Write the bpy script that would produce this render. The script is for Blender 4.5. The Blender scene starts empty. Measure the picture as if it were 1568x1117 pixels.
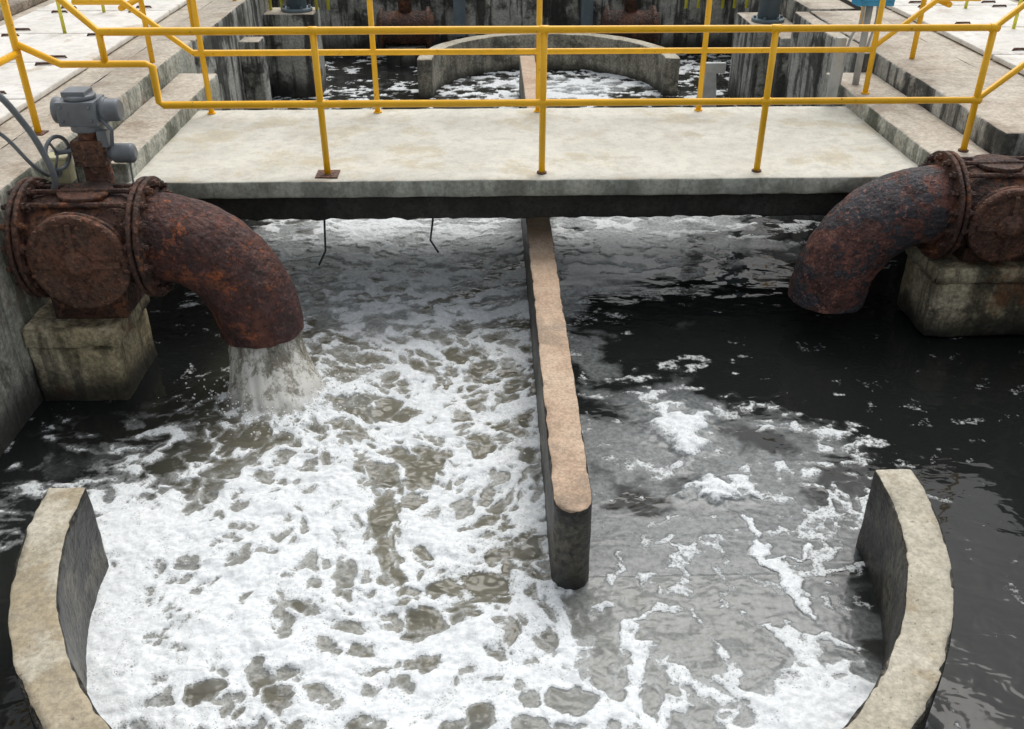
import bpy, math, random
import numpy as np
from mathutils import Vector, noise as mnoise
random.seed(4); rng=np.random.RandomState(7)
scene=bpy.context.scene
scene.view_settings.view_transform='Standard'; scene.view_settings.look='None'; scene.view_settings.exposure=0
# ---------------------------------------------------------------- node helpers
class NT:
    def __init__(s,mat):
        s.t=mat.node_tree; s.t.nodes.clear()
    def n(s,typ,ins=None,**props):
        nd=s.t.nodes.new(typ)
        for k,v in props.items(): setattr(nd,k,v)
        for k,v in (ins or {}).items(): s.put(nd.inputs[k],v)
        return nd
    def put(s,sock,v):
        if isinstance(v,bpy.types.NodeSocket): s.t.links.new(v,sock)
        elif v is not None:
            if isinstance(v,tuple) and len(v)==3 and sock.type=='RGBA': v=(*v,1)
            sock.default_value=v
    def coord(s): return s.n('ShaderNodeTexCoord').outputs['Object']
    def attr(s,name,out='Fac'): return s.n('ShaderNodeAttribute',attribute_name=name).outputs[out]
    def mapping(s,v,scale=(1,1,1),loc=(0,0,0)):
        return s.n('ShaderNodeMapping',{'Vector':v,'Scale':scale,'Location':loc}).outputs[0]
    def noise(s,v,scale,detail=6,rough=.55,dist=0,out='Fac'):
        return s.n('ShaderNodeTexNoise',{'Vector':v,'Scale':scale,'Detail':detail,'Roughness':rough,'Distortion':dist}).outputs[out]
    def voro(s,v,scale,feature='F1',out='Distance',rand=1.0):
        return s.n('ShaderNodeTexVoronoi',{'Vector':v,'Scale':scale,'Randomness':rand},feature=feature).outputs[out]
    def m(s,op,a,b=None,c=None,clamp=False):
        nd=s.n('ShaderNodeMath',operation=op,use_clamp=clamp); s.put(nd.inputs[0],a)
        if b is not None: s.put(nd.inputs[1],b)
        if c is not None: s.put(nd.inputs[2],c)
        return nd.outputs[0]
    def ss(s,v,a,b,lo=0,hi=1):
        return s.n('ShaderNodeMapRange',{'Value':v,'From Min':a,'From Max':b,'To Min':lo,'To Max':hi},interpolation_type='SMOOTHSTEP').outputs[0]
    def mix(s,f,a,b,blend='MIX'):
        nd=s.n('ShaderNodeMix',data_type='RGBA',blend_type=blend)
        s.put(nd.inputs[0],f); s.put(nd.inputs[6],a); s.put(nd.inputs[7],b); return nd.outputs[2]
    def sep(s,v): return s.n('ShaderNodeSeparateXYZ',{'Vector':v}).outputs
    def bump(s,h,strength=.5,dist=.01,normal=None):
        return s.n('ShaderNodeBump',{'Height':h,'Strength':strength,'Distance':dist,'Normal':normal}).outputs[0]
    def out(s,col,rough=.8,metal=0,normal=None,**kw):
        ins={'Base Color':col,'Roughness':rough,'Metallic':metal}
        if normal is not None: ins['Normal']=normal
        ins.update(kw)
        b=s.n('ShaderNodeBsdfPrincipled',ins)
        o=s.n('ShaderNodeOutputMaterial',{'Surface':b.outputs[0]}); return b,o
def newmat(name):
    m=bpy.data.materials.new(name); m.use_nodes=True; return m,NT(m)

def concrete(name,c1,c2,stain=(.05,.05,.045),amt=.5,thr=.5,streak=0.,streakcol=(.02,.02,.018),agg=.3,bump=.5,rust=0.,fine=60,wet=None,rough=.85,pits=.6):
    m,t=newmat(name); co=t.coord()
    nA=t.sep(t.noise(co,1.9,6,.66,out='Color'))
    col=t.mix(t.ss(nA[0],.36,.64),c1,c2)
    st=t.ss(nA[1],thr,thr+.10,0,amt)
    col=t.mix(st,col,stain)
    nB=t.sep(t.noise(co,fine*.55,3,.7,out='Color'))
    mid=t.noise(co,11,4,.65)
    col=t.mix(t.ss(mid,.42,.68,0,.35),col,tuple(x*.62 for x in c1))
    if streak>0:
        s1=t.noise(t.mapping(co,scale=(7,7,.7)),1.0,5,.65)
        s1=t.ss(s1,.47,.6,0,streak); col=t.mix(s1,col,streakcol)
    if rust>0:
        r=t.ss(nA[2],.55,.66,0,rust)
        col=t.mix(r,col,(.22,.10,.045))
    g=t.ss(nB[0],.3,.7)
    col=t.mix(agg,col,t.mix(1.0,col,t.n('ShaderNodeCombineColor',{'Red':g,'Green':g,'Blue':g}).outputs[0],'OVERLAY'))
    pit=t.ss(nB[1],.30,.37)
    col=t.mix(t.m('MULTIPLY',t.m('SUBTRACT',1.0,pit),pits),col,tuple(x*.3 for x in c1))
    if wet:
        z=t.m('ADD',t.sep(co)[2],t.m('MULTIPLY',nA[2],.22))
        col=t.mix(t.ss(z,wet[0],wet[1],.9,0),col,(.018,.018,.015))
    h=t.m('ADD',mid,t.m('MULTIPLY',pit,.25)); h=t.m('MULTIPLY_ADD',nB[0],.35,h)
    t.out(col,rough,normal=t.bump(h,bump,.02)); return m

M={}
M['deck']=concrete('deck_concrete',(.57,.555,.485),(.66,.645,.57),(.47,.39,.24),.5,.52,agg=.08,bump=.12,rust=.12,fine=90,pits=.15)
M['deckedge']=concrete('deck_edge_concrete',(.34,.36,.31),(.48,.48,.42),(.13,.14,.12),.65,.49,streak=.50,streakcol=(.17,.17,.14),agg=.2,bump=.3,pits=.4)
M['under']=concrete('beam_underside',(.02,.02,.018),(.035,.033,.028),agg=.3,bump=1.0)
M['curb']=concrete('walkway_concrete',(.46,.405,.33),(.56,.51,.43),(.27,.21,.155),.55,.53,agg=.2,bump=.3,rust=.15,pits=.35)
M['wall']=concrete('stained_wall',(.30,.30,.27),(.50,.50,.46),(.030,.032,.027),.9,.49,streak=.85,agg=.25,bump=.6,wet=(.15,.45))
M['wallL']=concrete('mossy_wall',(.33,.34,.29),(.48,.48,.42),(.07,.08,.055),.85,.50,streak=.6,streakcol=(.06,.065,.05),agg=.3,bump=.6,rust=.45,wet=(.18,.5))
M['arcfar']=concrete('far_weir_side',(.26,.24,.185),(.38,.36,.29),(.07,.065,.05),.8,.50,streak=.4,streakcol=(.05,.05,.04),agg=.4,bump=.7,wet=(.10,.26))
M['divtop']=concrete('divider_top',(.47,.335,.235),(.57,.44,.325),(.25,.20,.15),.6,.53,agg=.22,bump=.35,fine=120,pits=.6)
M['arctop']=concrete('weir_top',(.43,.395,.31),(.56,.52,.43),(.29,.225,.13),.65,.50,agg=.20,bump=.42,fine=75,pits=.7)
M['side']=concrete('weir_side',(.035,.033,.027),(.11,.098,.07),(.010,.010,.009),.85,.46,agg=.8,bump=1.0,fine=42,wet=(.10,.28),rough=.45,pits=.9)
M['slab']=concrete('cover_slab_concrete',(.70,.68,.63),(.80,.78,.735),(.46,.36,.24),.65,.58,agg=.06,bump=.12,rust=.25,pits=.15)
M['block']=concrete('support_block_concrete',(.40,.34,.21),(.54,.48,.35),(.045,.040,.028),.88,.50,streak=.65,streakcol=(.05,.042,.028),agg=.35,bump=.9,rust=.8,wet=(.16,.36))
M['ground']=concrete('ground_concrete',(.22,.17,.13),(.30,.25,.20),(.10,.08,.06),.5,.5,agg=.4,bump=.5)

def paint(name,col,rough=.35,chip=.0,chipcol=(.15,.06,.02),metal=0,var=.12):
    m,t=newmat(name); co=t.coord()
    c=t.mix(t.ss(t.noise(co,6,3,.6),.35,.65),col,tuple(x*(1-var*2) for x in col))
    if chip>0: c=t.mix(t.ss(t.noise(co,24,5,.7),.64,.68,0,chip),c,chipcol)
    t.out(c,rough,metal,normal=t.bump(t.noise(co,40,2),.12,.004)); return m
M['yellow']=paint('yellow_paint',(.98,.53,.010),.38,.8,(.35,.13,.02),var=.05)
M['yellow2']=paint('faded_yellow_paint',(.72,.68,.06),.5,.5)
M['grey']=paint('grey_enamel',(.19,.21,.23),.4,.5,(.09,.08,.06))
M['lgrey']=paint('pale_grey_metal',(.50,.52,.52),.4,.3)
M['bluegrey']=paint('blue_grey_paint',(.15,.20,.235),.5,.4)
M['blue']=paint('blue_box_paint',(.05,.36,.68),.4,.0)
M['cream']=paint('cream_plastic',(.55,.52,.32),.5,.3)
M['black']=paint('black_rubber',(.03,.03,.032),.5)
def rust(name,base,mid,orange,oamt,peel,pamt,othr=.54):
    m,t=newmat(name); co=t.coord()
    A=t.sep(t.noise(co,4.2,7,.72,out='Color')); B=t.sep(t.noise(co,26,5,.72,out='Color'))
    c=t.mix(t.ss(A[0],.38,.62),base,mid)
    a1=t.m('MULTIPLY_ADD',B[2],.16,A[1])
    c=t.mix(t.ss(a1,othr+.08,othr+.11,0,oamt),c,orange)
    pe=t.ss(t.m('MULTIPLY_ADD',B[1],.2,A[2]),.57,.60)
    if pamt>0: c=t.mix(t.m('MULTIPLY',pe,pamt),c,peel)
    c=t.mix(t.ss(B[0],.50,.62,0,.7),c,tuple(x*.35 for x in base))
    c=t.mix(t.ss(B[1],.57,.64,0,.6),c,tuple(min(1,x*2.0) for x in mid))
    vo=t.voro(co,34)
    h=t.m('ADD',t.m('MULTIPLY',A[1],1.2),B[0]); h=t.m('MULTIPLY_ADD',vo,-.45,h); h=t.m('MULTIPLY_ADD',pe,.22,h)
    t.out(c,t.ss(B[2],.3,.7,.42,.85),.1,normal=t.bump(h,.9,.024)); return m
M['rust']=rust('rusted_iron',(.052,.020,.017),(.135,.048,.032),(.38,.11,.035),.85,(.055,.036,.04),.4,.565)
M['rustV']=rust('rusted_valve_iron',(.045,.024,.019),(.14,.060,.038),(.29,.115,.05),.7,(.045,.038,.034),.35,.55)
M['rustB']=rust('rusted_cover_iron',(.115,.056,.038),(.20,.090,.058),(.33,.13,.06),.55,(.11,.08,.06),.4,.56)
M['rust2']=rust('peeling_rusted_iron',(.085,.042,.036),(.24,.10,.075),(.36,.17,.12),.65,(.045,.052,.064),.92,.54)
M['hole']=paint('pipe_bore',(.015,.012,.01),.9)

# ---------------------------------------------------------------- mesh helpers
import bmesh
def link(o,parent=None):
    scene.collection.objects.link(o)
    if parent: o.parent=parent
    return o
def empty(name):
    e=bpy.data.objects.new(name,None); e.empty_display_size=.1; return link(e)
class MB:
    def __init__(s): s.v=[];s.f=[];s.mi=[];s.sm=[]
    def add(s,vs,fs,mi=0,smooth=True):
        b=len(s.v); s.v+= [tuple(x) for x in vs]
        for f in fs: s.f.append(tuple(i+b for i in f)); s.mi.append(mi); s.sm.append(smooth)
    def tube(s,pts,r,n=12,mi=0,caps=True,radii=None):
        pts=[Vector(p) for p in pts]; N=len(pts); vs=[];fs=[]
        tans=[]
        for i in range(N):
            a=pts[max(i-1,0)]; b=pts[min(i+1,N-1)]; tans.append((b-a).normalized())
        up=Vector((0,0,1)) if abs(tans[0].z)<.9 else Vector((0,1,0))
        x=tans[0].cross(up).normalized(); 
        for i in range(N):
            tt=tans[i]; x=(x-tt*x.dot(tt)).normalized(); y=tt.cross(x)
            k=1
            if 0<i<N-1:
                c=max(.3,((pts[i]-pts[i-1]).normalized().dot(tt))); k=min(1/c,1.15)
            rr=(radii[i] if radii else r)*k
            for j in range(n):
                a=2*math.pi*j/n; vs.append(pts[i]+x*math.cos(a)*rr+y*math.sin(a)*rr)
        for i in range(N-1):
            for j in range(n):
                fs.append((i*n+j,i*n+(j+1)%n,(i+1)*n+(j+1)%n,(i+1)*n+j))
        s.add(vs,fs,mi)
        if caps:
            s.add(vs[:n],[tuple(range(n))[::-1]],mi,False); s.add(vs[-n:],[tuple(range(n))],mi,False)
    def cyl(s,a,b,r,n=24,mi=0,ch=.0,r2=None):
        a=Vector(a);b=Vector(b);d=(b-a).normalized(); r2=r if r2 is None else r2
        if ch>0:
            s.lathe(a,d,[(0,r-ch),(ch,r),((b-a).length-ch,r2),((b-a).length,r2-ch)],n,mi)
        else: s.lathe(a,d,[(0,r),((b-a).length,r2)],n,mi)
    def lathe(s,o,d,prof,n=32,mi=0,caps=True):
        o=Vector(o);d=Vector(d).normalized(); up=Vector((0,0,1)) if abs(d.z)<.9 else Vector((0,1,0))
        x=d.cross(up).normalized(); y=d.cross(x); 
        rings=[]
        for (h,r) in prof:
            rings.append([o+d*h+(x*math.cos(2*math.pi*j/n)+y*math.sin(2*math.pi*j/n))*r for j in range(n)])
        for i in range(len(rings)-1):
            fs=[(j,(j+1)%n,n+(j+1)%n,n+j) for j in range(n)]
            s.add(rings[i]+rings[i+1],fs,mi,n>8)
        if caps:
            s.add(rings[0],[tuple(range(n))],mi,False); s.add(rings[-1],[tuple(range(n))],mi,False)
    def box(s,lo,hi,mi=0):
        x0,y0,z0=lo;x1,y1,z1=hi
        vs=[(x0,y0,z0),(x1,y0,z0),(x1,y1,z0),(x0,y1,z0),(x0,y0,z1),(x1,y0,z1),(x1,y1,z1),(x0,y1,z1)]
        s.add(vs,[(0,3,2,1),(4,5,6,7),(0,1,5,4),(1,2,6,5),(2,3,7,6),(3,0,4,7)],mi,False)
    def obj(s,name,mats,parent=None,bevel=0,jit=0,jf=9):
        me=bpy.data.meshes.new(name)
        vs=s.v
        if jit: vs=[tuple(Vector(v)+mnoise.noise_vector(Vector(v)*jf)*jit+mnoise.noise_vector(Vector(v)*jf*3)*jit*.4) for v in vs]
        me.from_pydata(vs,[],s.f); 
        for m in (mats if isinstance(mats,list) else [mats]): me.materials.append(m)
        me.polygons.foreach_set('material_index',s.mi); me.polygons.foreach_set('use_smooth',s.sm)
        bm=bmesh.new(); bm.from_mesh(me); bmesh.ops.remove_doubles(bm,verts=bm.verts,dist=1e-5)
        bmesh.ops.recalc_face_normals(bm,faces=bm.faces)
        bm.to_mesh(me); bm.free()
        o=bpy.data.objects.new(name,me); link(o,parent)
        if bevel:
            b=o.modifiers.new('bevel','BEVEL'); b.width=bevel; b.segments=2; b.limit_method='ANGLE'; b.angle_limit=math.radians(40)
        return o
def axis_lines(lo,hi,r,cell):
    r=min(r,(hi-lo)*.4); L=[lo,lo+.4*r,lo+r]; n=max(1,int(round((hi-lo-2*r)/cell)))
    L+= [lo+r+(hi-lo-2*r)*i/n for i in range(1,n)]; L+=[hi-r,hi-.4*r,hi]; return L
def rbox(name,lo,hi,mats,r=.015,cell=.07,amp=.004,freq=5,parent=None,mapf=None,chip=0):
    """rough, worn block of cast concrete: gridded, rounded and slightly uneven"""
    A=[axis_lines(lo[k],hi[k],r,cell if not isinstance(cell,tuple) else cell[k]) for k in range(3)]
    idx={};V=[];F=[];TOP=[]
    def vid(i,j,k):
        if (i,j,k) not in idx: idx[(i,j,k)]=len(V); V.append(Vector((A[0][i],A[1][j],A[2][k])))
        return idx[(i,j,k)]
    n=[len(a)-1 for a in A]
    def ad(f,top=0): F.append(f); TOP.append(top)
    for i in range(n[0]):
        for j in range(n[1]):
            ad((vid(i,j,0),vid(i,j+1,0),vid(i+1,j+1,0),vid(i+1,j,0)))
            ad((vid(i,j,n[2]),vid(i+1,j,n[2]),vid(i+1,j+1,n[2]),vid(i,j+1,n[2])),1)
    for i in range(n[0]):
        for k in range(n[2]):
            ad((vid(i,0,k),vid(i+1,0,k),vid(i+1,0,k+1),vid(i,0,k+1)))
            ad((vid(i,n[1],k),vid(i,n[1],k+1),vid(i+1,n[1],k+1),vid(i+1,n[1],k)))
    for j in range(n[1]):
        for k in range(n[2]):
            ad((vid(0,j,k),vid(0,j,k+1),vid(0,j+1,k+1),vid(0,j+1,k)))
            ad((vid(n[0],j,k),vid(n[0],j+1,k),vid(n[0],j+1,k+1),vid(n[0],j,k+1)))
    out=[]
    for p in V:
        q=Vector([min(max(p[k],lo[k]+min(r,(hi[k]-lo[k])*.4)),hi[k]-min(r,(hi[k]-lo[k])*.4)) for k in range(3)])
        d=p-q; nz=sum(1 for c in d if abs(c)>1e-6)
        if nz>1: 
            mx=max(abs(c) for c in d); p=q+d.normalized()*mx
            if chip: p=p-d.normalized()*max(0,mnoise.noise(p*7)-.05+.6*mnoise.noise(p*19))*chip
        if mapf: p=mapf(p)
        p=p+mnoise.noise_vector(p*freq)*amp+mnoise.noise_vector(p*freq*4)*amp*.4
        out.append(p)
    me=bpy.data.meshes.new(name); me.from_pydata([tuple(v) for v in out],[],F)
    mats=mats if isinstance(mats,list) else [mats]
    for m in mats: me.materials.append(m)
    if len(mats)>1: me.polygons.foreach_set('material_index',[0 if t_ else 1 for t_ in TOP])
    me.polygons.foreach_set('use_smooth',[True]*len(F))
    me.update()
    bm=bmesh.new(); bm.from_mesh(me); bmesh.ops.recalc_face_normals(bm,faces=bm.faces)
    bm.to_mesh(me); bm.free()
    o=bpy.data.objects.new(name,me); return link(o,parent)

# ---------------------------------------------------------------- numpy noise
def vnoise(x,y,seed):
    r=np.random.RandomState(seed); L=r.rand(256,256)
    xi=np.floor(x).astype(int); yi=np.floor(y).astype(int); fx=x-xi; fy=y-yi
    fx=fx*fx*fx*(fx*(fx*6-15)+10); fy=fy*fy*fy*(fy*(fy*6-15)+10)
    a=L[xi%256,yi%256];b=L[(xi+1)%256,yi%256];c=L[xi%256,(yi+1)%256];d=L[(xi+1)%256,(yi+1)%256]
    return (a*(1-fx)+b*fx)*(1-fy)+(c*(1-fx)+d*fx)*fy
def fbm(x,y,seed,o=4,g=.5):
    s=0;a=1;t=0
    for i in range(o): 
        c,sn=math.cos(.6*i),math.sin(.6*i)
        s=s+a*vnoise((x*c-y*sn)*2**i+13.7*i,(x*sn+y*c)*2**i+5.1*i,seed+i); t+=a; a*=g
    return s/t
def vor(x,y,seed):
    """cell border measure F2-F1 and F1"""
    r=np.random.RandomState(seed); JX=r.rand(128,128); JY=r.rand(128,128)
    xi=np.floor(x).astype(int); yi=np.floor(y).astype(int)
    f1=np.full(x.shape,9.); f2=np.full(x.shape,9.)
    for a in (-1,0,1):
        for b in (-1,0,1):
            cx=xi+a; cy=yi+b
            d=np.hypot(cx+JX[cx%128,cy%128]-x,cy+JY[cx%128,cy%128]-y)
            f2=np.minimum(f2,np.maximum(f1,d)); f1=np.minimum(f1,d)
    return f2-f1,f1
def sst(v,a,b):
    t_=np.clip((v-a)/(b-a),0,1); return t_*t_*(3-2*t_)
# ---------------------------------------------------------------- WATER
XL,XR=-2.93,3.96
gx=np.arange(XL-.08,XR+.1,.0088)
gy=np.concatenate([np.arange(-1.4,2.0,.1),np.arange(2.0,8.5,.0088),np.arange(8.5,15.6,.04)])
X,Y=np.meshgrid(gx,gy)
mx=np.arange(-3,4.01,.5); my=np.arange(2.25,8.26,.5)
# measured foam cover of the basin (rows: y 8.25 -> 2.25, columns x -3 -> 4)
D=np.array([
[.3,.35,.55,.72,.76,.72,.58,.40,.34,.28,.25,.15,.15,.1,.1],
[.2,.3,.50,.70,.75,.70,.56,.46,.38,.32,.20,.12,.12,.1,.1],
[.1,.2,.42,.62,.70,.66,.54,.44,.30,.18,.15,.10,.08,.05,.05],
[.0,.1,.3,.54,.62,.56,.46,.18,.10,.08,.08,.04,0,0,0],
[.0,.0,.10,.56,.62,.58,.48,.08,.05,.0,.0,.0,0,0,0],
[.0,.0,.04,.54,.66,.58,.48,.08,.14,.05,.0,.0,0,0,0],
[.04,.05,.16,.66,.72,.66,.46,.08,.14,.12,.03,.0,0,0,0],
[.08,.24,.44,.54,.70,.70,.44,.10,.16,.16,.18,.06,0,0,0],
[.22,.30,.48,.76,.86,.82,.46,.08,.14,.14,.20,.08,0,0,0],
[.25,.34,.72,.86,.86,.66,.60,.10,.12,.14,.08,.0,0,0,.0],
[.25,.3,.84,.90,.76,.66,.46,.26,.12,.12,.05,.0,0,0,.0],
[.25,.3,.7,.92,.74,.66,.56,.58,.30,.48,.05,.0,0,0,.0],
[.25,.3,.5,.9,.76,.72,.68,.68,.55,.50,.05,.0,0,0,.0]])[::-1]
film_skyrefl=np.array([  # thin grey foam; right of divider near the bridge also painted sky reflection
[.3,.3,.6,.9,.9,.9,.8,.9,.9,.8,.7,.6,.4,.1,.1],
[.3,.3,.6,.9,.9,.9,.8,.95,.95,.8,.7,.5,.3,.1,.1],
[.1,.2,.5,.85,.9,.85,.8,.95,.9,.7,.5,.3,.1,0,0],
[0,0,.3,.7,.8,.8,.7,.85,.7,.4,.2,.1,0,0,0],
[0,0,.1,.6,.7,.6,.5,.65,.3,0.1,0,0,0,0,0],
[0,0,0,.4,.5,.4,.3,.6,.35,0,0,0,0,0,0],
[0,0,.1,.3,.4,.4,.3,.6,.5,.2,0,0,0,0,0],
[.1,.2,.2,.3,.4,.4,.3,.65,.75,.65,.35,.0,0,0,0],
[.1,.2,.3,.3,.4,.4,.3,.7,.9,.85,.5,0.1,0,0,0],
[.1,.2,.3,.4,.4,.4,.3,.75,.95,.80,.4,0,0,0,0],
[.1,.2,.3,.4,.4,.4,.3,.75,.95,.80,.35,0,0,0,0],
[.1,.2,.3,.4,.4,.4,.4,.75,.95,.95,.3,0,0,0,0],
[.1,.2,.3,.4,.4,.4,.4,.7,.9,.9,.2,0,0,0,0]])[::-1]
def samp(G,x,y):
    u=np.clip((x-mx[0])/.5,0,len(mx)-1.001); v=np.clip((y-my[0])/.5,0,len(my)-1.001)
    i=u.astype(int); j=v.astype(int); a=u-i; b=v-j; a=a*a*(3-2*a); b=b*b*(3-2*b)
    return (G[j,i]*(1-a)+G[j,i+1]*a)*(1-b)+(G[j+1,i]*(1-a)+G[j+1,i+1]*a)*b
wx=(fbm(X*1.6,Y*1.6,11,3)-.5)*.55; wy=(fbm(X*1.6,Y*1.6,31,3)-.5)*.55
left=(X<.37)
def sidecl(x): 
    return np.where((Y>3.35)&left,np.minimum(x,.1),np.where((Y>3.35),np.maximum(x,.5),x))
dens=samp(D,sidecl(X+wx*.6),Y+wy*.6); filmv_skyrefl=samp(film_skyrefl,sidecl(X+wx*.8),Y+wy*.8)
rc=np.hypot(X+.04,Y-3.6)
outr=(rc>2.0)&(Y<3.6)
dens=np.where(outr&(X>0),.0,dens); filmv_skyrefl=np.where(outr&(X>0),0,filmv_skyrefl)
dens=np.where(outr&(X<0),.12,dens)
rx_=(fbm(X*9,Y*9,41,4)-.5)*.20; ry_=(fbm(X*9,Y*9,61,4)-.5)*.20
def blob(cx,cy,rx,ry,amp,rot=0):
    c,s=math.cos(rot),math.sin(rot); dx=(X-cx)+rx_; dy=(Y-cy)+ry_
    a=dx*c+dy*s; b=-dx*s+dy*c
    return amp*np.exp(-((a/rx)**2+(b/ry)**2)**1.5)
thick=blob(1.17,4.75,.18,.22,1.)+blob(1.12,4.50,.09,.12,.7)+blob(1.25,4.12,.19,.10,1.)+blob(1.40,2.60,.34,.24,1.)+blob(.85,2.40,.4,.10,.6)
def streak(pts,w,amp):
    best=np.full(X.shape,9.)
    sx=X+wx*.25+rx_*.8; sy=Y+wy*.25+ry_*.8
    for (a,b) in zip(pts[:-1],pts[1:]):
        ax,ay=a;bx,by=b; L=(bx-ax)**2+(by-ay)**2
        t=np.clip(((sx-ax)*(bx-ax)+(sy-ay)*(by-ay))/L,0,1)
        best=np.minimum(best,np.hypot(sx-ax-t*(bx-ax),sy-ay-t*(by-ay)))
    return amp*np.exp(-(best/w)**2)
thick2=streak([(1.36,3.85),(1.37,3.6),(1.44,3.4),(1.52,3.12)],.028,.75)
thick2+=streak([(1.40,3.5),(1.62,3.62)],.013,.5)+streak([(1.44,3.4),(1.7,3.3)],.013,.5)
thick2+=streak([(-1.0,5.2),(-.72,5.5),(-.45,5.35),(-.36,5.0),(-.25,4.6),(-.1,4.35)],.07,.45)
thick2+=streak([(-2.05,4.0),(-1.8,3.55),(-1.75,3.1),(-1.7,2.7)],.10,.4)
thick2+=streak([(.22,3.3),(.0,3.05),(-.35,3.0),(-.6,3.2)],.06,.5)
thick2+=streak([(-.5,2.72),(0,2.68),(.3,2.85),(.42,3.05)],.07,.5)
thick2+=streak([(.55,2.5),(.62,2.85),(.55,3.15)],.05,.45)
thick2+=blob(-1.38,5.08,.36,.26,.42)
thick2-=blob(-.78,5.02,.20,.15,.45)+blob(-.15,3.45,.26,.16,.5)+blob(-.95,3.35,.2,.12,.45)+blob(-.45,4.35,.16,.2,.45)+blob(.08,2.3,.3,.2,.2)+blob(.05,3.75,.14,.2,.4)+blob(1.25,3.45,.25,.25,.10)+blob(-1.2,2.75,.22,.10,.35)+blob(-.55,3.95,.15,.10,.3)
dens=np.clip(dens+thick+thick2,0,1.3)
far=Y>8.3
fd=.15+.45*np.exp(-(((X-1.1)/1.2)**2+((Y-13.0)/.9)**2))+.15*sst(vnoise(X*1.5,Y*1.5,5),.4,.6)
dens=np.where(far,fd,dens); filmv_skyrefl=np.where(far,.15+.65*np.exp(-(((X-1.2)/1.3)**2+((Y-13.0)/.8)**2)),filmv_skyrefl)
turb=np.clip(1.25-np.hypot((X+.6)/1.8,(Y-4.6)/4.6),0,1)*np.where(X<.37,1,.0)
turb=np.maximum(turb,np.where((Y<3.45),np.clip(.75-.5*np.hypot((X-.2)/1.1,(Y-2.9)/1.2),0,1),0))
turb*=sst(X+wx,-2.35,-1.55)
turb=np.where(outr,0,turb)
turb=np.where(far,.06,turb)
# swirling flow coordinates (a full and a gentle version for the fine bubbles)
VX=[(-.67,5.1,.45,1.1),(-.15,3.42,.5,-1.1),(1.41,3.6,.5,.9),(-.95,3.4,.45,.8),(.56,2.97,.4,-.9),(-.43,4.15,.5,.8),(-1.9,4.6,.7,-.6),(-.8,6.6,.8,.6),(0,5.9,.5,-.7),(.9,4.3,.6,.6),(-1.35,4.0,.5,-.6),(1.0,7.3,.6,.6)]
ax1=(fbm(X*4.5,Y*4.5,51,3)-.5); ay1=(fbm(X*4.5,Y*4.5,71,3)-.5)
ax2=(fbm(X*14,Y*14,151,3)-.5); ay2=(fbm(X*14,Y*14,171,3)-.5)
def swirl(k):
    FX,FY=X.copy(),Y.copy()
    for cx,cy,R,a in VX:
        r2=((X-cx)**2+(Y-cy)**2)/R**2; an=k*a*np.exp(-r2)
        dx,dy=FX-cx,FY-cy; c,s=np.cos(an),np.sin(an)
        FX=cx+dx*c-dy*s; FY=cy+dx*s+dy*c
    return FX+wx*.30*k+ax1*.12+ax2*.05, FY+wy*.30*k+ay1*.12+ay2*.05
FX,FY=swirl(1.0); GX,GY=swirl(.35)
e1,_=vor(FX*3.0,FY*3.0,201); e2,_=vor(GX*6.0+3,GY*6.0,202); e3,_=vor(GX*13+3,GY*13,203)
low=fbm(FX*1.8,FY*1.8,301,3)-.5; midn=fbm(GX*8,GY*8,303,4)-.5
pA=-1.6*np.minimum(e1,.42)-1.35*np.minimum(e2,.5)-.75*np.minimum(e3,.6)+1.5*low+1.0*midn
e4,_=vor(GX*3.2,GY*6.0,205); pB=2.0*(fbm(GX*4,GY*7.5,305,4)-.5)-.8*np.minimum(e4,.5)+1.2*(fbm(GX*12,GY*18,309,3)-.5)
def rank(a):
    s_=np.sort(a[::7,::7].ravel()); return np.searchsorted(s_,a)/len(s_)
pA=rank(pA); pB=rank(pB)
wB=np.maximum(sst(Y,5.4,6.3),np.where(X>.37,sst(Y,3.9,4.6),0)); wB=np.maximum(wB*.85,np.where(far,1,0)); wB=np.maximum(wB,np.where((X<-1.6),.6*sst(-X,1.6,2.2),0))
pr=rank(pA*(1-wB)+pB*wB)
q=pr+dens-1.0
q=np.where(thick>.3,np.maximum(q,thick-.45+(pr-.5)*.3),q)
# surface relief
amp=np.clip(turb*1.0+.04,0,1)
Z=(fbm(X*2.6,Y*3.2,91,5,.55)-.5)*.10*amp+(fbm(X*9+wx*6,Y*12+wy*6,101,3)-.5)*.022*(amp+.01)
Z+=np.where((X>.3)&(Y>5.6),(fbm(X*3,Y*5.5,111,2)-.5)*.014*sst(Y,5.6,6.8),0)
ri=np.hypot((X+1.38),(Y-5.2)); Z+=.07*np.exp(-((ri)/.30)**2)*(.4+1.2*fbm(X*9,Y*9,99,3))
fq=sst(q,-.02,.25)
Z+=np.clip(thick,0,1)*.035*(.4+1.2*fbm(X*12,Y*12,9,4))+fq*.010+fq*(fbm(GX*22,GY*22,93,3)-.5)*.014
nv=X.size; co=np.stack([X.ravel(),Y.ravel(),Z.ravel()],1)
ny,nx=X.shape; I=np.arange(nv).reshape(ny,nx)
fa=np.stack([I[:-1,:-1],I[:-1,1:],I[1:,1:],I[1:,:-1]],-1).reshape(-1,4)
me=bpy.data.meshes.new('water'); me.vertices.add(nv); me.vertices.foreach_set('co',co.ravel().astype(np.float32))
me.loops.add(fa.size); me.loops.foreach_set('vertex_index',fa.ravel().astype(np.int32))
me.polygons.add(len(fa)); me.polygons.foreach_set('loop_start',(np.arange(len(fa))*4).astype(np.int32)); me.polygons.foreach_set('loop_total',np.full(len(fa),4,np.int32))
me.update(calc_edges=True); me.polygons.foreach_set('use_smooth',np.ones(len(fa),bool))
fmask_skyrefl=sst((fbm(FX*2.0,FY*2.8,401,6,.58)-.5)*1.8+filmv_skyrefl,.40,.66)*np.clip(filmv_skyrefl*1.3,0,1)
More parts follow.
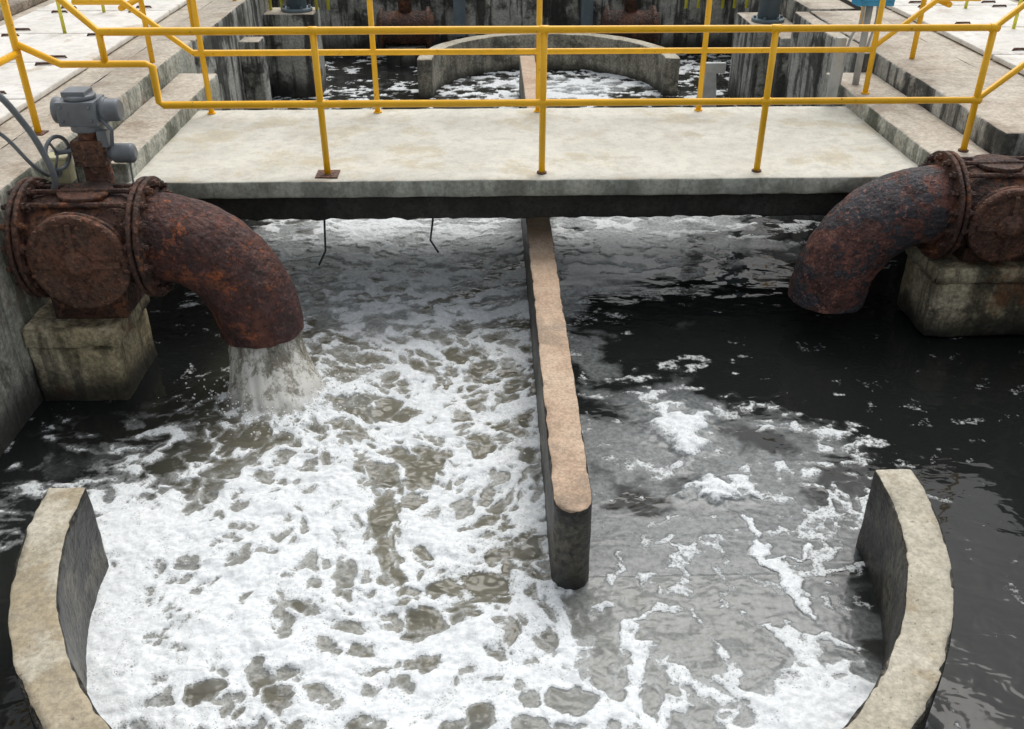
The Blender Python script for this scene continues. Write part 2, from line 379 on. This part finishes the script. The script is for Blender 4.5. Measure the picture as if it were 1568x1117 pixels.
fmask_skyrefl*=1+.75*sst(Y,5.3,6.8)  # pale colour boosted towards the bridge, painting sky reflection into the water
pk=np.stack([q.ravel(),turb.ravel(),fmask_skyrefl.ravel()],1)
at=me.attributes.new('foamdata','FLOAT_VECTOR','POINT'); at.data.foreach_set('vector',pk.ravel().astype(np.float32))
pk2=np.stack([dens.ravel(),np.clip(thick,0,1).ravel(),low.ravel()],1)
at=me.attributes.new('foamdata2','FLOAT_VECTOR','POINT'); at.data.foreach_set('vector',pk2.ravel().astype(np.float32))
water=link(bpy.data.objects.new('water',me))
m,t=newmat('foaming_water')
co_=t.coord(); A=t.sep(t.attr('foamdata','Vector')); B=t.sep(t.attr('foamdata2','Vector'))
fn=t.sep(t.noise(co_,38,3,.65,out='Color'))
vb_=t.voro(co_,70)
qq=t.m('MULTIPLY_ADD',t.m('SUBTRACT',fn[0],.5),.45,A[0])
qq=t.m('MULTIPLY_ADD',t.m('SUBTRACT',.42,vb_),-.10,qq)
solid=t.ss(qq,-.05,.13)
thin=t.m('MULTIPLY',t.ss(qq,-.32,.02,0,.36),t.ss(B[0],.08,.40))
foam=t.m('MAXIMUM',solid,thin)
dots=t.ss(vb_,.14,.36,.55,1); dots=t.m('MAXIMUM',dots,t.ss(qq,.08,.55))
foam=t.m('MULTIPLY',foam,dots)
filmd_skyrefl=t.m('MULTIPLY',A[2],t.ss(fn[1],.32,.68,.30,.60))
wcol=t.mix(A[1],(.014,.016,.0155),(.160,.152,.115))
wcol=t.mix(filmd_skyrefl,wcol,(.37,.395,.40))
shade=t.mix(t.ss(fn[2],.3,.7),(.68,.72,.74),(.86,.885,.90))
shade=t.mix(t.ss(qq,.0,.35),t.mix(.45,shade,(.46,.48,.47)),shade)
col=t.mix(foam,wcol,shade)
rgh=t.m('MULTIPLY_ADD',foam,.6,.05); rgh=t.m('MULTIPLY_ADD',filmd_skyrefl,.25,rgh,clamp=True)
rip=t.noise(t.mapping(co_,scale=(1,1.6,1)),5.5,2,.45,.6)
hh=t.m('MULTIPLY',rip,t.m('MULTIPLY_ADD',A[1],1.8,.30))
hh=t.m('ADD',hh,t.m('MULTIPLY',foam,t.m('MULTIPLY_ADD',fn[0],.40,.10)))
t.out(col,rgh,normal=t.bump(hh,.6,.022),IOR=1.33)
me.materials.append(m)

# ---------------------------------------------------------------- STRUCTURES
DK=1.03
db=empty('concrete_footbridge')
rbox('slab',(-2.60,6.385,.90),(3.90,8.25,DK),[M['deck'],M['deckedge']],r=.018,cell=(.08,.12,.07),amp=.005,chip=.014,parent=db)
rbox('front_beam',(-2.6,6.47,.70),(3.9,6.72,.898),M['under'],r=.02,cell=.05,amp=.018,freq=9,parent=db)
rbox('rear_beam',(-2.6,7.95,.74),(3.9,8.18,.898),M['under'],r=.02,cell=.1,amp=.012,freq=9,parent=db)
rbox('step',(-2.925,6.40,.80),(-2.56,9.0,1.17),[M['curb'],M['wallL']],r=.02,cell=.1,parent=db,chip=.01)
rbox('step',(3.17,6.36,.80),(3.62,8.9,1.17),[M['curb'],M['wallL']],r=.02,cell=.1,parent=db,chip=.01)
hk=MB()
hk.tube([(-1.25,6.6,.72),(-1.25,6.52,.55),(-1.25,6.48,.45),(-1.30,6.42,.36)],.008,6)
hk.tube([(-.43,6.6,.72),(-.46,6.5,.52),(-.40,6.45,.44)],.008,6)
hk.obj('bent_rebar',M['black'],db)
lw=empty('basin_wall')
rbox('wall_face',(-3.30,-1.5,-.6),(-2.93,9.6,1.35),[M['curb'],M['wallL']],r=.025,cell=(.12,.12,.1),amp=.006,chip=.02,parent=lw)
lw2=empty('basin_wall')
rbox('wall_face',(-3.30,9.6,-.6),(-2.90,13.2,1.35),[M['curb'],M['wall']],r=.025,cell=.12,amp=.006,chip=.01,parent=lw2)
rbox('return_wall',(-2.90,12.6,-.6),(-2.25,13.1,1.05),[M['curb'],M['wall']],r=.02,cell=.12,parent=lw2)
rbox('pier',(-2.9,11.2,-.6),(-2.66,11.5,1.0),[M['curb'],M['wall']],r=.02,cell=.12,parent=lw2)
rw=empty('basin_wall')
rbox('wall_face',(3.96,-1.5,-.6),(4.30,6.36,1.35),[M['curb'],M['wall']],r=.025,cell=.14,amp=.006,parent=rw)
rbox('wall_beside_deck',(3.62,6.36,-.6),(4.30,11.0,1.35),[M['curb'],M['wall']],r=.025,cell=.14,amp=.006,chip=.02,parent=rw)
rbox('channel_wall',(3.45,8.92,-.6),(3.615,11.0,1.34),[M['curb'],M['wall']],r=.025,cell=.14,amp=.006,parent=rw)
rbox('return_wall',(3.35,11.0,-.6),(4.30,11.4,1.05),[M['curb'],M['wall']],r=.02,cell=.12,parent=rw)
rbox('far_wall',(3.75,11.4,-.6),(4.30,15.4,1.3),[M['curb'],M['wall']],r=.02,cell=.2,parent=rw)
bw=empty('rear_basin_wall')
rbox('wall_face',(-4,15.2,-.6),(5,15.6,1.6),[M['curb'],M['wall']],r=.02,cell=.2,amp=.01,parent=bw)
for x in (-.5,2.2): rbox('pier',(x,15.02,-.6),(x+.3,15.2,1.5),[M['curb'],M['wall']],r=.02,cell=.2,parent=bw)
def nose(y0,w,cx):
    def f(p):
        t_=((y0+w)-p.y)/w
        if t_>0:
            t_=min(t_,1); a=t_*math.pi/2
            p=Vector((cx+(p.x-cx)*math.cos(a*.92),(y0+w-w*math.sin(a)),p.z))
        return p
    return f
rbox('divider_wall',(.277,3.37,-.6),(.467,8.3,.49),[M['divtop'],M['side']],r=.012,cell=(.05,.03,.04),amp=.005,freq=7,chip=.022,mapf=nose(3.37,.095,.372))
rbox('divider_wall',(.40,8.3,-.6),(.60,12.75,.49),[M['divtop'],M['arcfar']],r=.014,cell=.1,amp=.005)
def arc(cx,cy,R):
    def f(p):
        a=p.x/R; return Vector((cx+p.y*math.cos(a),cy+p.y*math.sin(a),p.z))
    return f
R0=2.015
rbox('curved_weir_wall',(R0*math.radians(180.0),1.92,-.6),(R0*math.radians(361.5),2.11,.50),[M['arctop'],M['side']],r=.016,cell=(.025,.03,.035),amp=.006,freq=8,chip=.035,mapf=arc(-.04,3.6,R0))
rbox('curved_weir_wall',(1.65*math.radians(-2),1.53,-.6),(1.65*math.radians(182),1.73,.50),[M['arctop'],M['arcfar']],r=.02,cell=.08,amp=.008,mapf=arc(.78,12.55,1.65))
rbox('access_platform',(-2.925,-1.5,.9),(3.955,.75,1.03),[M['deck'],M['deckedge']],r=.02,cell=.2)
def slab(x0,x1,y0,y1):
    e=empty('concrete_cover_slab')
    rbox('panel',(x0,y0,1.354),(x1,y1,1.40),M['slab'],r=.012,cell=.16,amp=.003,parent=e)
    hb=MB()
    for hx in (x0+.22*(x1-x0),x0+.78*(x1-x0)):
        for hy in (y0+.12,y1-.12):
            hb.tube([(hx-.08,hy,1.395),(hx-.07,hy,1.415),(hx+.07,hy+.01,1.415),(hx+.08,hy+.01,1.395)],.011,6)
    hb.obj('lifting_bar',M['rustB'],e)
yy=3.6
while yy<14.5:
    slab(-5.0,-3.52,yy,yy+1.195); slab(-7.2,-5.75,yy+.2,yy+1.395); slab(4.55,6.05,yy+.1,yy+1.295); slab(6.8,8.2,yy+.3,yy+1.495)
    yy+=1.22
wk=MB()
zg=1.345
for (a,b,c,d) in ((-400,-3.29,-400,400),(4.29,400,-400,400),(-3.29,4.29,-400,-1.49),(-3.29,4.29,15.59,400)):
    wk.add([(a,c,zg),(b,c,zg),(b,d,zg),(a,d,zg)],[(0,1,2,3)],0,False)
wk.obj('ground',M['curb'])
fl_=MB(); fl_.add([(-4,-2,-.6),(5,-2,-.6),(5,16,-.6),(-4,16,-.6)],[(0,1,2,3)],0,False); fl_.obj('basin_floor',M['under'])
rbox('kerb',(-5.6,3.0,1.347),(-5.25,16,1.45),M['ground'],r=.02,cell=.3)
rbox('kerb',(6.3,3.0,1.347),(6.6,16,1.45),M['ground'],r=.02,cell=.3)

# ---------------------------------------------------------------- RAILINGS
def base(mb,x,y,z): 
    mb.box((x-.05,y-.05,z+.001),(x+.05,y+.05,z+.012),1)
r_=.0235
fr=MB(); yF=6.52
T=DK+1.0; Mi=DK+.51
fr.tube([(-3.16,yF-.02,2.36),(-2.93,yF,2.36),(-2.60,yF,T),(3.43,yF,T),(3.80,yF,2.36),(4.1,yF,2.36)],r_)
fr.tube([(-3.16,yF-.02,1.96),(-2.90,yF,1.82),(-2.33,yF,1.82),(-2.29,yF,1.80),(-2.29,yF,1.56),(-2.26,yF,Mi),(3.43,yF,Mi),(3.80,yF,1.87),(4.1,yF,1.87)],r_)
fr.tube([(-2.60,yF,1.82),(-2.60,yF,T)],r_)
for x,z0 in ((-1.18,DK),(.37,DK),(1.94,DK),(3.43,1.17)):
    fr.tube([(x,yF,z0),(x,yF,T)],r_)
    if x<0: base(fr,x,yF,z0)
    else: fr.cyl((x,yF,z0),(x,yF,z0+.012),.036,14,1)
    for zz in (T,Mi):
        fr.lathe((x-.035,yF,zz),(1,0,0),[(0,r_),(.006,r_+.005),(.064,r_+.005),(.07,r_)],14)
fr.box((-1.26,6.44,DK+.002),(-1.10,6.60,DK+.010),1)
fr.tube([(-3.16,yF-.02,1.35),(-3.16,yF-.02,2.36)],r_); base(fr,-3.16,yF-.02,1.35)
fr.tube([(4.1,yF,1.35),(4.1,yF,2.36)],r_)
fr.tube([(-3.16,yF-.02,1.90),(-3.16,2.6,1.90)],r_); fr.tube([(-3.16,yF,2.36),(-3.16,2.6,2.36)],r_)
for y in (5.0,3.5): fr.tube([(-3.16,y,1.35),(-3.16,y,2.36)],r_)
fr.obj('guard_railing',[M['yellow'],M['rustB']])
bk=MB(); yB=8.13
bk.tube([(-3.4,yB,2.36),(-2.93,yB,2.36),(-2.49,yB,T),(3.08,yB,T),(3.5,yB,2.36),(4.0,yB,2.36)],r_)
bk.tube([(-3.4,yB,1.95),(-3.0,yB,1.95),(-2.49,yB,Mi),(3.25,yB,Mi),(3.75,yB,1.95),(4.1,yB,1.95)],r_)
for x,z0 in ((-2.42,DK),(-.98,DK),(.42,DK),(1.83,DK),(3.28,1.17)):
    bk.tube([(x,yB,z0),(x,yB,T)],r_); bk.cyl((x,yB,z0),(x,yB,z0+.012),.036,14,0)
for x in (-3.02,3.85): bk.tube([(x,yB+.5,1.35),(x,yB+.5,2.36)],r_)
for zz in (1.9,2.36):
    bk.tube([(-3.02,yB,zz),(-3.02,13,zz)],r_); bk.tube([(3.85,yB,zz),(3.85,13,zz)],r_)
for y in (10,11.8): 
    for x in (-3.02,3.85): bk.tube([(x,y,1.35),(x,y,2.36)],r_)
bk.obj('guard_railing',[M['yellow'],M['rustB']])
f2=MB()
for x0,x1 in ((-2.85,-2.1),(2.6,3.4)):
    for i in range(6):
        x=x0+(x1-x0)*i/5; f2.tube([(x,12.9,1.05),(x,12.9,2.1)],.022,8)
    f2.tube([(x0,12.9,1.5),(x1,12.9,1.5)],.022,8)
f2.obj('guard_railing',M['yellow2'])
f3=MB()
for i in range(9):
    for s in (-1,1):
        x=-4.2 if s<0 else 5.3
        f3.tube([(x,8.6+i*1.1,1.35),(x,8.6+i*1.1,2.3)],.018,8)
f3.obj('guard_railing',M['yellow2'])

# ---------------------------------------------------------------- PIPES
def flange(mb,x,y,z,d,R,th,mi,nb=16):
    mb.lathe((x,y,z),(d,0,0),[(0,R-.008),(.006,R),(th-.006,R),(th,R-.008)],48,mi)
    mb.lathe((x+d*(th+.012),y,z),(d,0,0),[(0,R-.008),(.006,R),(th-.006,R),(th,R-.008)],48,mi)
    mb.lathe((x+d*(th-.004),y,z),(d,0,0),[(0,R-.03),(.02,R-.03)],48,mi)
    for i in range(nb):
        a=2*math.pi*(i+.5)/nb; by,bz=y+(R-.045)*math.cos(a),z+(R-.045)*math.sin(a)
        mb.lathe((x-d*.045,by,bz),(d,0,0),[(0,.016),(2*th+.10,.016)],6,mi)
        mb.lathe((x-d*.020,by,bz),(d,0,0),[(0,.029),(2*th+.052,.029)],6,mi)
def pipe(d,x,y,z,Rx,Rz,straight,matE,matV,bl=.66,pr=.27,bonnet=.29):
    e=empty('discharge_pipe')
    mb=MB(); pts=[(x-d*.02,y,z)]
    if straight: pts.append((x+d*straight,y,z))
    n=60
    for i in range(1,n+1):
        a=math.radians(90)*i/n
        pts.append((x+d*(straight+Rx*math.sin(a)),y,z-Rz*(1-math.cos(a))))
    mb.tube(pts,pr,110,0,caps=False)
    mb.tube(pts[-14:],pr-.02,56,1,caps=False)
    pe=Vector(pts[-1]); q_=(pe-Vector(pts[-2])).normalized()
    ax=q_.cross(Vector((0,1,0))).normalized(); ay=q_.cross(ax)
    o1=[pe+(ax*math.cos(2*math.pi*j/56)+ay*math.sin(2*math.pi*j/56))*pr*1.001 for j in range(56)]
    o2=[pe+(ax*math.cos(2*math.pi*j/56)+ay*math.sin(2*math.pi*j/56))*(pr-.021) for j in range(56)]
    mb.add(o1+o2,[(j,(j+1)%56,56+(j+1)%56,56+j) for j in range(56)],0,False)
    mb.obj('elbow',[matE,M['hole']],e,jit=.009,jf=10)
    fb=MB(); flange(fb,x-d*.075,y,z,d,.372,.030,0); fb.obj('flange',matV,e,jit=.004)
    fb=MB(); flange(fb,x-d*(bl+.075),y,z,d,.372,.030,0); fb.obj('wall_flange',matV,e,jit=.004)
    vb=MB(); 
    L=bl
    vb.lathe((x-d*.07,y,z),(-d,0,0),[(0,.27),(.06,.27),(.10,.285),(.20,.29),(L-.20,.29),(L-.10,.285),(L-.05,.27),(L,.27)],48,0)
    cx=x-d*(L*.5+.04); yb=y-.18
    vb.lathe((cx,yb+.05,z-.03),(0,-1,0),[(0,.24),(.14,.235)],56,0)
    vb.lathe((cx,yb-.075,z-.03),(0,-1,0),[(0,bonnet-.01),(.006,bonnet),(.03,bonnet),(.036,bonnet-.01)],56,0)
    vb.lathe((cx,y,z+.22),(0,0,1),[(0,.13),(.06,.12),(.062,.16),(.09,.16)],32,0)
    for k in range(4):
        a=math.radians(60+25*k); 
        vb.cyl((x-d*.05,y-.31*math.cos(a),z+.31*math.sin(a)),(x-d*(L+.03),y-.31*math.cos(a),z+.31*math.sin(a)),.018,8,0)
    vb.obj('valve_body',matV,e,jit=.005)
    bb=MB(); o_=yb-.116; zc=z-.03
    bb.lathe((cx,o_,zc),(0,-1,0),[(0,bonnet-.006),(.006,bonnet),(.030,bonnet),(.040,bonnet-.012),(.046,bonnet-.035),(.036,bonnet-.05),(.052,bonnet-.12),(.056,.10)],64,0)
    yf=o_-.056
    bb.lathe((cx,yf+.005,zc),(0,-1,0),[(0,.095),(.025,.09),(.035,.066),(.04,.05),(.062,.046),(.066,.02)],32,0)
    for k in range(4):
        a=math.pi/2*k; c,s=math.cos(a),math.sin(a)
        r0,r1,w=.07,bonnet-.045,.015
        A_=[(cx+c*r0-s*w,yf+.02,zc+s*r0+c*w),(cx+c*r1-s*w,yf+.02,zc+s*r1+c*w),(cx+c*r1+s*w,yf+.02,zc+s*r1-c*w),(cx+c*r0+s*w,yf+.02,zc+s*r0-c*w)]
        B_=[(p_[0],yf-.028 if i_ in (0,3) else yf-.006,p_[2]) for i_,p_ in enumerate(A_)]
        bb.add(A_+B_,[(0,1,2,3),(4,5,6,7),(0,1,5,4),(1,2,6,5),(2,3,7,6),(3,0,4,7)],0,False)
    for k in range(12):
        a=2*math.pi*(k+.5)/12; bb.lathe((cx+(bonnet-.02)*math.cos(a),o_-.035,zc+(bonnet-.02)*math.sin(a)),(0,-1,0),[(0,.016),(.018,.016)],6,0)
    bb.obj('round_cover',M['rustB'],e,jit=.002)
    return e
pl=pipe(1,-2.07,5.45,1.01,.55,.66,0,M['rust'],M['rustV'],bl=.70,bonnet=.30)
prr=pipe(-1,3.09,6.08,.93,.60,.71,.04,M['rust2'],M['rustV'],bonnet=.26)
e=empty('pipe_support_block')
rbox('cap',(-2.925,5.115,.40),(-2.335,5.75,.54),M['block'],r=.02,cell=.04,amp=.010,chip=.045,parent=e)
rbox('pedestal',(-2.925,5.14,-.6),(-2.37,5.75,.398),M['block'],r=.02,cell=.05,amp=.010,chip=.035,parent=e)
e=empty('pipe_support_block')
rbox('cap',(3.085,5.79,.45),(3.955,6.34,.57),M['block'],r=.02,cell=.04,amp=.010,chip=.045,parent=e)
rbox('pedestal',(3.11,5.81,.02),(3.955,6.34,.448),M['block'],r=.02,cell=.05,amp=.010,chip=.035,parent=e)
sd=MB(); sd.box((-2.75,5.25,.54),(-2.30,5.65,.74)); sd.obj('saddle',M['rustV'],pl,bevel=.01)
sd=MB(); sd.box((3.30,5.9,.57),(3.75,6.28,.68)); sd.obj('saddle',M['rustV'],prr,bevel=.01)
ac=empty('valve_actuator'); ax_,ay_=-2.47,5.72
b=MB(); b.cyl((ax_,ay_,1.20),(ax_,ay_,1.42),.085,24,0,.008); b.box((ax_-.10,ay_-.09,1.40),(ax_+.09,ay_+.09,1.56)); b.cyl((ax_,ay_,1.56),(ax_,ay_,1.62),.07,24)
b.obj('gearbox',M['rustB'],ac,bevel=.012)
b=MB()
b.cyl((ax_,ay_,1.61),(ax_,ay_,1.66),.10,28,0,.006)
b.box((ax_-.13,ay_-.10,1.655),(ax_+.10,ay_+.10,1.80))
b.cyl((ax_-.01,ay_,1.80),(ax_-.01,ay_,1.83),.095,28,0,.008)
b.box((ax_-.09,ay_-.07,1.825),(ax_+.05,ay_+.07,1.855))
b.lathe((ax_+.09,ay_,1.73),(1,0,0),[(0,.062),(.02,.068),(.03,.078),(.05,.078),(.052,.068),(.12,.068),(.13,.055)],28)
b.lathe((ax_-.12,ay_,1.73),(-1,0,0),[(0,.075),(.03,.08),(.05,.08),(.06,.06)],28)
for sx,sy in ((-.1,-.1),(.07,-.1)):
    for zz in (1.69,1.77): b.lathe((ax_+sx,ay_+sy,zz),(0,-1,0),[(0,.010),(.012,.010)],6)
b.obj('motor_housing',M['grey'],ac,bevel=.01)
b=MB(); b.lathe((ax_+.10,ay_-.03,1.47),(1,0,0),[(0,.035),(.03,.05),(.04,.06),(.15,.06),(.16,.05),(.17,.03)],24); b.box((ax_+.07,ay_-.08,1.52),(ax_+.13,ay_-.02,1.62)); b.tube([(ax_+.1,ay_-.05,1.7),(ax_+.17,ay_-.08,1.63),(ax_+.15,ay_-.07,1.53)],.012,8)
b.tube([(ax_+.22,ay_-.03,1.42),(ax_+.22,ay_-.05,1.25),(ax_+.24,ay_-.1,1.15)],.007,6)
b.obj('limit_switch',M['grey'],ac,bevel=.006)
b=MB(); hx=ax_-.17; 
b.tube([(hx+.03*math.cos(a),ay_-.12+.10*math.cos(a),1.50+.10*math.sin(a)) for a in np.linspace(0,2*math.pi,25)],.012,8,caps=False)
for k in range(3):
    a=k*2*math.pi/3; b.tube([(hx,ay_-.12,1.5),(hx+.03*math.cos(a),ay_-.12+.1*math.cos(a),1.5+.1*math.sin(a))],.008,6)
b.tube([(hx-.02,ay_-.12,1.5),(ax_-.05,ay_-.05,1.5)],.015,8)
b.obj('handwheel',M['grey'],ac)
jb=empty('junction_box'); b=MB(); b.box((-2.76,5.66,1.28),(-2.63,5.76,1.44)); b.box((-2.77,5.65,1.435),(-2.62,5.77,1.455)); b.obj('box',M['cream'],jb,bevel=.008)
b=MB(); b.lathe((-2.70,5.66,1.36),(0,-1,0),[(0,.03),(.02,.03)],20); b.obj('gland',M['grey'],jb)
def smooth_pts(P,n=8):
    P=[Vector(p) for p in P]; P=[P[0]*2-P[1]]+P+[P[-1]*2-P[-2]]; o=[]
    for i in range(1,len(P)-2):
        for k in range(n):
            u=k/n; a,b_,c_,d_=P[i-1],P[i],P[i+1],P[i+2]
            o.append(.5*((2*b_)+(c_-a)*u+(2*a-5*b_+4*c_-d_)*u*u+(3*b_-a-3*c_+d_)*u**3))
    o.append(P[-2]); return o
b=MB(); b.tube(smooth_pts([(-3.1,4.6,2.25),(-2.86,5.0,2.12),(-2.72,5.2,1.98),(-2.66,5.33,1.76),(-2.63,5.4,1.57),(-2.62,5.44,1.40),(-2.66,5.46,1.30)]),.019,10)
b.tube(smooth_pts([(-3.0,4.8,1.98),(-2.86,5.1,1.88),(-2.76,5.25,1.72),(-2.70,5.36,1.52),(-2.69,5.5,1.40),(-2.70,5.64,1.36)]),.012,8)
b.obj('electrical_conduit',M['grey'])

# falling water
def fall():
    m,t=newmat('falling_water'); co=t.coord()
    st=t.noise(t.mapping(co,scale=(13,13,1.6)),1,4,.6,.3); st2=t.noise(t.mapping(co,scale=(55,55,6)),1,3,.6)
    s=t.m('ADD',st,t.m('MULTIPLY',t.m('SUBTRACT',st2,.5),.45))
    z=t.sep(co)[2]
    s2=t.m('ADD',s,t.ss(z,.28,0.0,-.03,.14))
    col=t.mix(t.ss(s2,.36,.64),(.36,.335,.26),(.80,.79,.74))
    b,o=t.out(col,.3,normal=t.bump(s,.35,.02),IOR=1.33)
    tr=t.n('ShaderNodeBsdfTransparent'); al=t.m('MULTIPLY',t.ss(s2,.36,.60,.20,.78),t.ss(z,-.01,.14,.15,1.0)); mxs=t.n('ShaderNodeMixShader',{0:al}); t.t.links.new(tr.outputs[0],mxs.inputs[1]); t.t.links.new(b.outputs[0],mxs.inputs[2]); t.t.links.new(mxs.outputs[0],o.inputs[0])
    mb=MB()
    for rad,ph,fw,fl_r in ((.240,0,.34,.26),(.21,3.1,.28,.24),(.245,7.7,.40,.40),(.16,5.5,.30,.3)):
        n=110; L=30; vs=[];fs=[]
        cx,cy,z0=-1.52,5.45,.40
        for i in range(L+1):
            t_=i/L; z=z0-t_*.44
            for j in range(n+1):
                a=math.pi*(-1.0+2.0*j/n)
                rr=rad*(1-.06*math.sin(t_*math.pi)+fl_r*t_**2.0)
                k=1+.16*t_*mnoise.noise(Vector((math.cos(a)*4+ph,math.sin(a)*4,z*1.2)))+(.02+.07*t_)*mnoise.noise(Vector((math.cos(a)*13,math.sin(a)*13+ph,z*1.8)))
                vs.append((cx+.16*t_**1.5+rr*k*math.cos(a),cy-fw*t_**1.4+rr*k*math.sin(a)*.85,z))
        for i in range(L):
            for j in range(n):
                q_=i*(n+1)+j; fs.append((q_,q_+1,q_+n+2,q_+n+1))
        mb.add(vs,fs)
    mb.obj('falling_water',m)
    sp=MB(); R=random.Random(5)
    for k in range(600):
        a=R.uniform(0,2*math.pi); r=abs(R.gauss(.30,.12)); 
        x=-1.36+r*math.cos(a)*1.15; y=5.10+r*math.sin(a)*.9; zz=.03+abs(R.gauss(0,.05))*math.exp(-((r-.25)/.2)**2)
        s_=R.uniform(.002,.006)*(1 if zz>.08 else 1.4)
        sp.lathe((x,y,zz-s_),(R.uniform(-.5,.5),R.uniform(-.5,.5),1),[(0,.2*s_),(.5*s_,.85*s_),(s_,s_),(1.6*s_,.8*s_),(2*s_,.2*s_)],6,0)
    m2,t2=newmat('splash_drops'); t2.out((.78,.79,.77),.25,IOR=1.33); sp.obj('water_splash',m2)
fall()

# ---------------------------------------------------------------- BACKGROUND EQUIPMENT
for x in (-1.24,2.11):
    e=empty('discharge_pipe'); b=MB()
    y,z=14.55,.50
    b.lathe((x-.42,y,z),(1,0,0),[(0,.20),(.02,.22),(.06,.30),(.09,.30),(.1,.24),(.72,.24),(.74,.30),(.78,.30),(.8,.22),(.84,.2)],36)
    b.cyl((x,y,z+.1),(x,y,z+1.0),.10,20); b.obj('valve_body',M['rustV'],e)
    rbox('support',(x-.3,14.3,-.6),(x+.3,15.0,.26),M['wall'],r=.02,cell=.2,parent=e)
for x,y in ((-2.5,12.85),(3.45,12.0)):
    e=empty('steel_column'); b=MB(); b.cyl((x,y,1.05),(x,y,4.0),.13,28); b.cyl((x,y,1.05),(x,y,1.09),.20,28,0,.006)
    for k in range(6):
        a=k*math.pi/3; b.cyl((x+.165*math.cos(a),y+.165*math.sin(a),1.09),(x+.165*math.cos(a),y+.165*math.sin(a),1.12),.018,6)
    b.obj('shaft',M['bluegrey'],e)
rbox('column_plinth',(3.2,11.45,-.6),(3.74,12.6,1.05),[M['curb'],M['wall']],r=.02,cell=.15)
for x in (-.45,1.5):
    e=empty('steel_stanchion'); b=MB()
    b.box((x-.09,14.9,.3),(x+.09,14.92,4)); b.box((x-.09,15.0,.3),(x+.09,15.018,4)); b.box((x-.01,14.92,.3),(x+.01,15.0,4)); b.obj('i_beam',M['bluegrey'],e)
e=empty('sluice_gate_frame'); b=MB()
vs=[(2.02,9.2,.3),(2.30,9.2,.3),(2.30,9.45,.3),(2.02,9.45,.3),(2.12,9.25,1.10),(2.22,9.25,1.10),(2.22,9.4,1.10),(2.12,9.4,1.10)]
b.add(vs,[(0,3,2,1),(4,5,6,7),(0,1,5,4),(1,2,6,5),(2,3,7,6),(3,0,4,7)],0,False); b.box((2.05,9.16,1.1),(2.29,9.20,1.2)); b.obj('housing',M['lgrey'],e,bevel=.01)
e=empty('electrical_control_box'); b=MB(); b.box((3.16,8.36,1.85),(3.48,8.52,2.40)); b.box((3.14,8.34,2.40),(3.50,8.54,2.42)); b.box((3.19,8.345,1.89),(3.45,8.358,2.37)); b.obj('cabinet',M['blue'],e,bevel=.008)
b=MB(); b.tube([(3.30,8.44,1.17),(3.30,8.44,1.86)],.03,12); b.tube(smooth_pts([(3.24,8.42,1.88),(3.24,8.42,1.72),(3.16,8.40,1.55),(3.14,8.4,1.17)]),.012,8); b.tube(smooth_pts([(3.36,8.42,1.88),(3.37,8.42,1.72),(3.33,8.40,1.5)]),.012,8)
b.box((3.02,8.30,1.03),(3.10,8.36,1.60)); b.obj('post_and_cables',M['lgrey'],e)

# ---------------------------------------------------------------- LIGHT / WORLD / CAMERA
w=bpy.data.worlds.new('World'); scene.world=w; w.use_nodes=True; wt=w.node_tree; wt.nodes.clear()
sky=wt.nodes.new('ShaderNodeTexSky'); sky.sky_type='NISHITA'; sky.sun_disc=False; sky.sun_elevation=math.radians(58); sky.sun_rotation=math.radians(20); sky.dust_density=4; sky.air_density=1.5
hs=wt.nodes.new('ShaderNodeHueSaturation'); hs.inputs['Saturation'].default_value=.22
bg=wt.nodes.new('ShaderNodeBackground'); bg.inputs[1].default_value=.15; ow=wt.nodes.new('ShaderNodeOutputWorld')
wt.links.new(sky.outputs[0],hs.inputs['Color']); wt.links.new(hs.outputs[0],bg.inputs[0]); wt.links.new(bg.outputs[0],ow.inputs[0])
sl=bpy.data.lights.new('sun','SUN'); sl.energy=1.25; sl.angle=math.radians(35); sl.color=(1,.97,.92)
so=link(bpy.data.objects.new('sun',sl)); so.rotation_euler=(math.radians(32),0,math.radians(160))
cam=bpy.data.cameras.new('camera'); cam.sensor_width=36; cam.lens=32.72; cam.clip_end=1500; cam.clip_start=.05
c=link(bpy.data.objects.new('camera',cam)); c.location=(0,0,3.3); c.rotation_euler=(math.radians(90-30.8),0,math.radians(-1.35)); scene.camera=c
